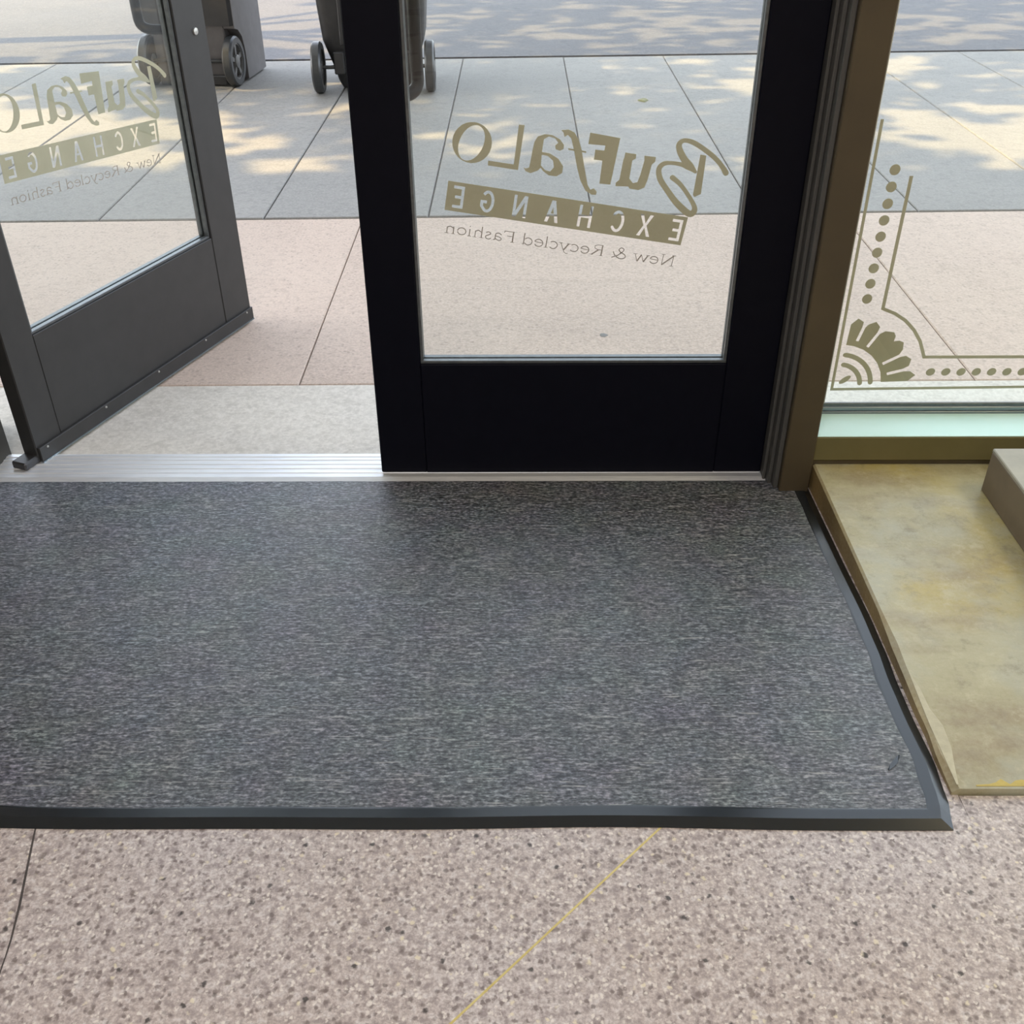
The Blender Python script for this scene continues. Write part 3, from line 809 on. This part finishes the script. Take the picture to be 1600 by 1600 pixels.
# old paint smears
def smear(name, pts, mat, label):
    m = MB()
    lo = [(x, y, 0.0121) for x, y in pts]; hi = [(x, y, 0.0128) for x, y in pts]
    m.loft([lo, hi])
    return tag(w2(led, m.build(name, mat, led)), label)
m_white = plain('white_paint', (0.46, 0.43, 0.30), (0.58, 0.55, 0.40), 60, 0.6)
m_yellow = plain('yellow_paint', (0.48, 0.38, 0.10), (0.62, 0.50, 0.14), 40, 0.6)
random.seed(3)
edge = [(0.7075 - 0.010 * min(1, max(0, (1.5 - y) / 0.25)), y) for y in (1.112, 1.15, 1.19, 1.24, 1.28, 1.33, 1.38)]
wid = [0.010, 0.018, 0.022, 0.026, 0.016, 0.010, 0.003]
smear('paint_smear', edge + [(x + w * 0.8 + random.uniform(-0.005, 0.005), y) for (x, y), w in reversed(list(zip(edge, wid)))], m_white, 'cream paint worn along the edge')
xs_ = [0.728 + 0.011 * k for k in range(30)]
smear('paint_smear', [(x, 1.109) for x in xs_] + [(x, 1.1095 + random.uniform(0.001, 0.016) * random.random()) for x in reversed(xs_)], m_yellow, 'yellow paint along the front edge')

blk = tag(empty('stone_block', (1.33, 1.6, 0.0125)), 'square cut stone block with pale top standing on the yellowish ledge', 'block')
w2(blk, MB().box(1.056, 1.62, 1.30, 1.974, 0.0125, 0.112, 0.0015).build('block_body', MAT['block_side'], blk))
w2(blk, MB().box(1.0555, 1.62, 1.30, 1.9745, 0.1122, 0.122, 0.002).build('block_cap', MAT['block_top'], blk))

# ---------------------------------------------------------------- entrance mat on the ramp
mat_root = tag(empty('entrance_mat', (-0.4, 1.55, -0.02)), 'charcoal heather entrance mat with black rubber border on the shop floor', 'mat')
def ramp_z(y):
    if y <= 1.06: return 0.0
    if y >= 2.09: return GZ
    return GZ * (y - 1.06) / (2.09 - 1.06)
def front_y(x): return 1.034 + 0.0025 * math.sin(x * 5.1 + 0.8) + 0.0015 * math.sin(x * 11.0) - 0.002 * x
EDGE = [(0.9, 0.662), (1.03, 0.6675), (1.10, 0.680), (1.18, 0.6865), (1.27, 0.6855), (1.36, 0.6875), (1.47, 0.694), (1.58, 0.6965), (1.75, 0.695), (1.95, 0.6955), (2.2, 0.697)]
def right_x(y):
    for (a, p), (b, q) in zip(EDGE, EDGE[1:]):
        if y <= b:
            t = (y - a) / (b - a)
            t = t * t * (3 - 2 * t)
            return p + (q - p) * t
    return EDGE[-1][1]
XL, YB = -2.1, 2.108
FLAT, BEV = 0.019, 0.017
def mat_point(x, y, h): return (x, y, ramp_z(y) + h)
NX, NY = 60, 40
def grid(u, v, inset):
    y_f = lambda x: front_y(x) + inset
    y0 = front_y(0.6) + inset
    y = y0 + (YB - y0) * v
    x = XL + (right_x(y) - inset - XL) * u
    y = y_f(x) + (YB - y_f(x)) * v
    return x, y
m = MB()
V = [[m.bm.verts.new(mat_point(*grid(i / NX, j / NY, FLAT + BEV - 0.002), 0.0072 + 0.0006 * noise.noise(Vector((i * 0.35, j * 0.3, 2.0))))) for i in range(NX + 1)] for j in range(NY + 1)]
for j in range(NY):
    for i in range(NX):
        m.bm.faces.new((V[j][i], V[j][i + 1], V[j + 1][i + 1], V[j + 1][i]))
car = w2(mat_root, m.build('carpet_surface', MAT['carpet'], mat_root, True))
# rubber border: flat lip and bevelled outer edge, mitred at the corner
SEC = [(FLAT + BEV + 0.004, 0.0005), (FLAT + BEV + 0.004, 0.0069), (FLAT + BEV - 0.001, 0.0076), (BEV, 0.0080), (0.0, 0.0016), (0.0, 0.0006)]
m = MB()
rings = []
n = 60
for i in range(n + 1):
    t = i / n
    ring = []
    for ins, h in SEC:
        xe = right_x(front_y(0.65) + ins) - ins
        x = XL + (xe - XL) * t
        y = front_y(x) + ins
        ring.append((x, y, ramp_z(y) + h))
    rings.append(ring)
m.loft(rings)
w2(mat_root, tag(m.build('rubber_border', MAT['rubber'], mat_root), 'black rubber border along the front'))
m = MB()
rings = []
n = 40
for i in range(n + 1):
    t = i / n
    ring = []
    for ins, h in SEC:
        y0 = front_y(0.65) + ins
        y = y0 + (YB - y0) * t
        x = right_x(y) - ins
        ring.append((x, y, ramp_z(y) + h))
    rings.append(ring)
m.loft(rings)
w2(mat_root, tag(m.build('rubber_border', MAT['rubber'], mat_root), 'black rubber border beside the ledge'))
# a small lifted nick in the pile near the corner
m = MB()
nk = [(0.602, 1.150, 0.0008), (0.611, 1.160, 0.0026), (0.620, 1.170, 0.0030), (0.630, 1.184, 0.0008)]
m.loft([[(x - w, y + w, ramp_z(y) + 0.0055), (x + w, y - w, ramp_z(y) + 0.0055), (x + w, y - w, ramp_z(y) + 0.0088), (x - w, y + w, ramp_z(y) + 0.0080)] for x, y, w in nk])
w2(mat_root, tag(m.build('pile_nick', MAT['rubber'], mat_root), 'small dark nick in the pile'))

# ---------------------------------------------------------------- wheeled bins outside
def wheel(parent, cx, cy, cz, r, w, side):
    """wheel about local x; side=+1 outer face towards +x"""
    m = MB().lathe([(r * 0.72, -w / 2), (r * 0.93, -w / 2), (r, -w * 0.32), (r, w * 0.32), (r * 0.93, w / 2), (r * 0.72, w / 2), (r * 0.72, -w / 2)], (cx, cy, cz), (1, 0, 0), 32)
    ty = m.build('wheel', MAT['tyre'], parent, True)
    m = MB().lathe([(0.0, -w * 0.4), (r * 0.26, -w * 0.4), (r * 0.26, w * 0.46), (r * 0.18, w * 0.52), (0.0, w * 0.52)], (cx, cy, cz), (side, 0, 0), 20)
    m.lathe([(r * 0.66, -w * 0.3), (r * 0.735, -w * 0.3), (r * 0.735, w * 0.42), (r * 0.66, w * 0.42), (r * 0.66, -w * 0.3)], (cx, cy, cz), (side, 0, 0), 32)
    for k in range(5):
        a = 2 * PI * k / 5 + 0.3
        da = 0.16
        q = []
        for rr, d in ((r * 0.24, da * 1.7), (r * 0.70, da)):
            q.append([(cx + side * h, cy + rr * math.cos(a + s * d), cz + rr * math.sin(a + s * d)) for h, s in ((-w * 0.1, -1), (-w * 0.1, 1), (w * 0.34, 1), (w * 0.34, -1))])
        m.loft(q)
    m.build('hub', MAT['hub'], ty, True)
    MB().lathe([(0.0, -w * 0.34), (r * 0.72, -w * 0.34), (r * 0.72, -w * 0.30), (0.0, -w * 0.30)], (cx, cy, cz), (side, 0, 0), 28).build('hub_disc', MAT['bin_dark'], ty)
    return ty

def rrect(w, d, y0, r, n=4):
    """rounded rectangle ring, near side at y0"""
    pts = []
    for cx, cy, a0 in ((w / 2 - r, y0 + r, -90), (w / 2 - r, y0 + d - r, 0), (-w / 2 + r, y0 + d - r, 90), (-w / 2 + r, y0 + r, 180)):
        for k in range(n + 1):
            a = math.radians(a0 + 90 * k / n)
            pts.append((cx + r * math.cos(a), cy + r * math.sin(a)))
    return pts

# tapered two-wheeled refuse bin; handle side towards the shop
def refuse_bin(loc, rz):
    b = empty('wheeled_bin', loc, rz)
    prof = [(0.010, 0.40, 0.42, 0.07, 0.03), (0.05, 0.44, 0.46, 0.05, 0.04), (0.145, 0.50, 0.50, 0.045, 0.05), (0.27, 0.585, 0.54, 0.02, 0.06),
            (0.45, 0.610, 0.58, -0.01, 0.06), (0.80, 0.640, 0.64, -0.04, 0.06), (0.96, 0.655, 0.67, -0.055, 0.06), (0.965, 0.70, 0.72, -0.08, 0.06), (1.0, 0.70, 0.72, -0.08, 0.06)]
    MB().loft([[(x, y, z) for x, y in rrect(w, d, y0, r)] for z, w, d, y0, r in prof]).build('body', MAT['bin_dark'], b, True)
    for x in (-0.17, 0.17):
        box('rib', MAT['bin_dark'], b, x - 0.012, x + 0.012, -0.035, 0.05, 0.26, 0.78, 0.004)
    lid = MB().loft([[(x, y, z) for x, y in rrect(w, d, y0, 0.07)] for z, w, d, y0 in ((1.002, 0.72, 0.75, -0.09), (1.03, 0.72, 0.75, -0.09), (1.06, 0.60, 0.62, -0.03), (1.075, 0.40, 0.40, 0.08))]).build('lid', MAT['bin_dark'], b, True)
    MB().tube([(-0.22, -0.075, 0.97), (-0.22, -0.13, 0.985), (0.22, -0.13, 0.985), (0.22, -0.075, 0.97)], 0.015, 10).build('handle', MAT['bin_dark'], b, True)
    MB().tube([(-0.30, 0.0, 0.138), (0.30, 0.0, 0.138)], 0.011, 10).build('axle', MAT['tyre'], b, True)
    for x in (-0.20, 0.20):
        box('axle_bracket', MAT['bin_dark'], b, x - 0.03, x + 0.03, -0.02, 0.09, 0.10, 0.22, 0.006)
    wheel(b, -0.322, 0.0, 0.138, 0.138, 0.055, -1)
    wheel(b, 0.322, 0.0, 0.138, 0.138, 0.055, 1)
    return b
b2 = refuse_bin((-0.835, 6.360, GZ), math.radians(2.6))
tag(b2, 'black tapered two-wheeled refuse bin behind the closed door stile', 'bin')

# square-sided cart with wheels in the rear corners
def square_cart(loc, rz):
    b = empty('wheeled_cart', loc, rz)
    W2, D = 0.285, 0.50
    m = MB()
    m.box(-W2 + 0.066, W2 - 0.066, 0.004, D - 0.004, 0.012, 0.95, 0.006)
    cheek = [(0.143, 0.012), (D, 0.012), (D, 0.95), (0.0, 0.95), (0.0, 0.315), (0.06, 0.300), (0.115, 0.255), (0.143, 0.17)]
    for x0, x1 in ((-W2, -W2 + 0.065), (W2 - 0.065, W2)):
        m.loft([[(x, y, z) for y, z in cheek] for x in (x0, x1)])
    m.build('body', MAT['cart_daylit'], b)
    m = MB().loft([[(x, y, z) for x, y in ((-W2 + 0.01, -0.001), (W2 - 0.004, -0.001), (W2 - 0.02, -0.020), (-W2 + 0.03, -0.020))] for z in (0.33, 0.93)])
    m.build('shaded_back', MAT['bin_dark'], b)  # shade of the cart's rear side put in as a darker sheet
    box('foot_bar', MAT['bin_dark'], b, -W2 + 0.08, W2 - 0.08, -0.030, -0.001, 0.006, 0.060, 0.005)
    MB().loft([[(x, y + 0.0, z) for x, y in rrect(w, d, y0, 0.04)] for z, w, d, y0 in ((0.952, 0.59, 0.54, -0.02), (0.985, 0.59, 0.54, -0.02), (1.01, 0.50, 0.45, 0.03))]).build('lid', MAT['bin_dark'], b, True)
    MB().tube([(-0.2, -0.005, 0.90), (-0.2, -0.07, 0.92), (0.2, -0.07, 0.92), (0.2, -0.005, 0.90)], 0.014, 10).build('handle', MAT['bin_dark'], b, True)
    MB().tube([(-W2 + 0.02, -0.010, 0.138), (W2 - 0.02, -0.010, 0.138)], 0.011, 10).build('axle', MAT['tyre'], b, True)
    wheel(b, -W2 + 0.030, 0.000, 0.138, 0.138, 0.055, -1)
    wheel(b, W2 - 0.030, 0.000, 0.138, 0.138, 0.055, 1)
    return b
b1 = square_cart((-1.945, 6.560, GZ), math.radians(-5.0))
tag(b1, 'grey square-sided cart with spoked wheels seen beyond the open door', 'bin')

# ---------------------------------------------------------------- bits on the pavement
def flake(name, x, y, r, mat, label, cat, seed, h=0.003, zscale=1.0):
    random.seed(seed)
    m = MB()
    pts = [(x + r * random.uniform(0.6, 1.1) * math.cos(2 * PI * k / 9), y + r * zscale * random.uniform(0.6, 1.1) * math.sin(2 * PI * k / 9)) for k in range(9)]
    m.loft([[(a, b, GZ + 0.0003) for a, b in pts], [(x + (a - x) * 0.7, y + (b - y) * 0.7, GZ + h) for a, b in pts]])
    return tag(m.build(name, mat), label, cat)
flake('fallen_leaf', 0.705, 6.11, 0.032, MAT['fallen'], 'small yellow green leaf lying on the grey paving', 'leaf', 5, 0.006, 1.6)
flake('gum_spot', 0.264, 2.965, 0.016, MAT['gum'], 'flat grey gum spot on the pink paving outside the door', 'gum', 6, 0.001)

# ---------------------------------------------------------------- street trees shading the pavement
def sun_amount(x, y):
    """how open the crown is above each patch of pavement: 0 closed, 1 wide open"""
    v = 0.29
    for cx, cy, rx, ry, w in ((-3.9, 9.3, 2.3, 1.7, 1.0), (-2.75, 5.55, 0.75, 0.55, 0.75), (-1.45, 5.4, 0.45, 0.45, 0.30), (2.7, 5.35, 0.8, 0.5, 0.60),
                              (2.45, 6.9, 0.3, 0.25, 0.45), (1.45, 6.6, 0.55, 0.55, 0.36), (1.35, 8.6, 1.0, 0.9, 0.30), (-0.35, 5.35, 0.3, 0.3, 0.22),
                              (3.3, 8.4, 0.8, 0.8, 0.22), (-1.6, 7.9, 0.6, 0.7, 0.15)):
        v += w * math.exp(-((x - cx) / rx) ** 2 - ((y - cy) / ry) ** 2)
    if y < 4.75: v -= (4.75 - y) * 1.5
    if y > 7.5: v += 0.05
    return v
random.seed(11)
leaf_v = {0: [], 1: []}; leaf_f = {0: [], 1: []}
trunk_at = [(-6.3, 8.3), (-11.6, 8.3)]
step = 0.088
yy = 4.1
while yy < 11.6:
    xx = -6.5
    while xx < 5.6:
        px = xx + random.uniform(-0.05, 0.05); py = yy + random.uniform(-0.05, 0.05)
        nv = noise.noise(Vector((px * 3.6, py * 3.6, 0.3))) * 0.52 + noise.noise(Vector((px * 8.5, py * 8.5, 4.3))) * 0.48
        if nv * 0.75 + 0.5 > sun_amount(px, py):
            h = random.uniform(4.4, 7.0)
            p = Vector((px, py, GZ)) + SUN * (h / SUN.z)
            k = 0
            q = Vector((random.gauss(0, 1), random.gauss(0, 1), random.gauss(0, 1))).normalized()
            nrm = (SUN * 1.2 + q * 0.8).normalized()
            a = nrm.orthogonal().normalized(); b = nrm.cross(a)
            an = random.uniform(0, 2 * PI)
            a, b = a * math.cos(an) + b * math.sin(an), b * math.cos(an) - a * math.sin(an)
            L, Wd = random.uniform(0.09, 0.12), random.uniform(0.062, 0.082)
            base = len(leaf_v[k])
            leaf_v[k] += [p - a * L, p - a * 0.02 + b * Wd + nrm * 0.012, p + a * L, p - a * 0.02 - b * Wd + nrm * 0.012]
            leaf_f[k] += [(base, base + 1, base + 2), (base, base + 2, base + 3)]
        xx += step
    yy += step
for k, (tx, ty) in enumerate(((-6.2, 7.6),)):
    t = empty('street_tree', (tx, ty, GZ))
    tag(t, 'leafy street tree shading the pavement', 'tree')
    loc = Vector((tx, ty, GZ))
    me = bpy.data.meshes.new('crown')
    me.from_pydata([tuple(v - loc) for v in leaf_v[k]], [], leaf_f[k])
    cr_ = link_mesh('crown', me, MAT['leaf'], t)
    cr_['kind'] = 'stuff'
    m = MB().tube([(0, 0, 0), (0.02, 0.0, 1.2), (-0.03, 0.03, 2.6), (0.0, 0.0, 4.0), (0.05, -0.05, 5.6)], [0.17, 0.13, 0.115, 0.10, 0.05], 12)
    random.seed(20 + k)
    for j in range(9):
        a = 2 * PI * j / 9 + random.uniform(-0.2, 0.2)
        ln = random.uniform(1.6, 3.0)
        m.tube([(0, 0, 3.0 + 0.15 * j), (ln * 0.5 * math.cos(a), ln * 0.45 * math.sin(a), 4.1 + 0.15 * j), (ln * math.cos(a), ln * 0.9 * math.sin(a), 4.7 + 0.2 * j)], [0.06, 0.04, 0.015], 6)
    m.build('trunk', MAT['bark'], t, True)
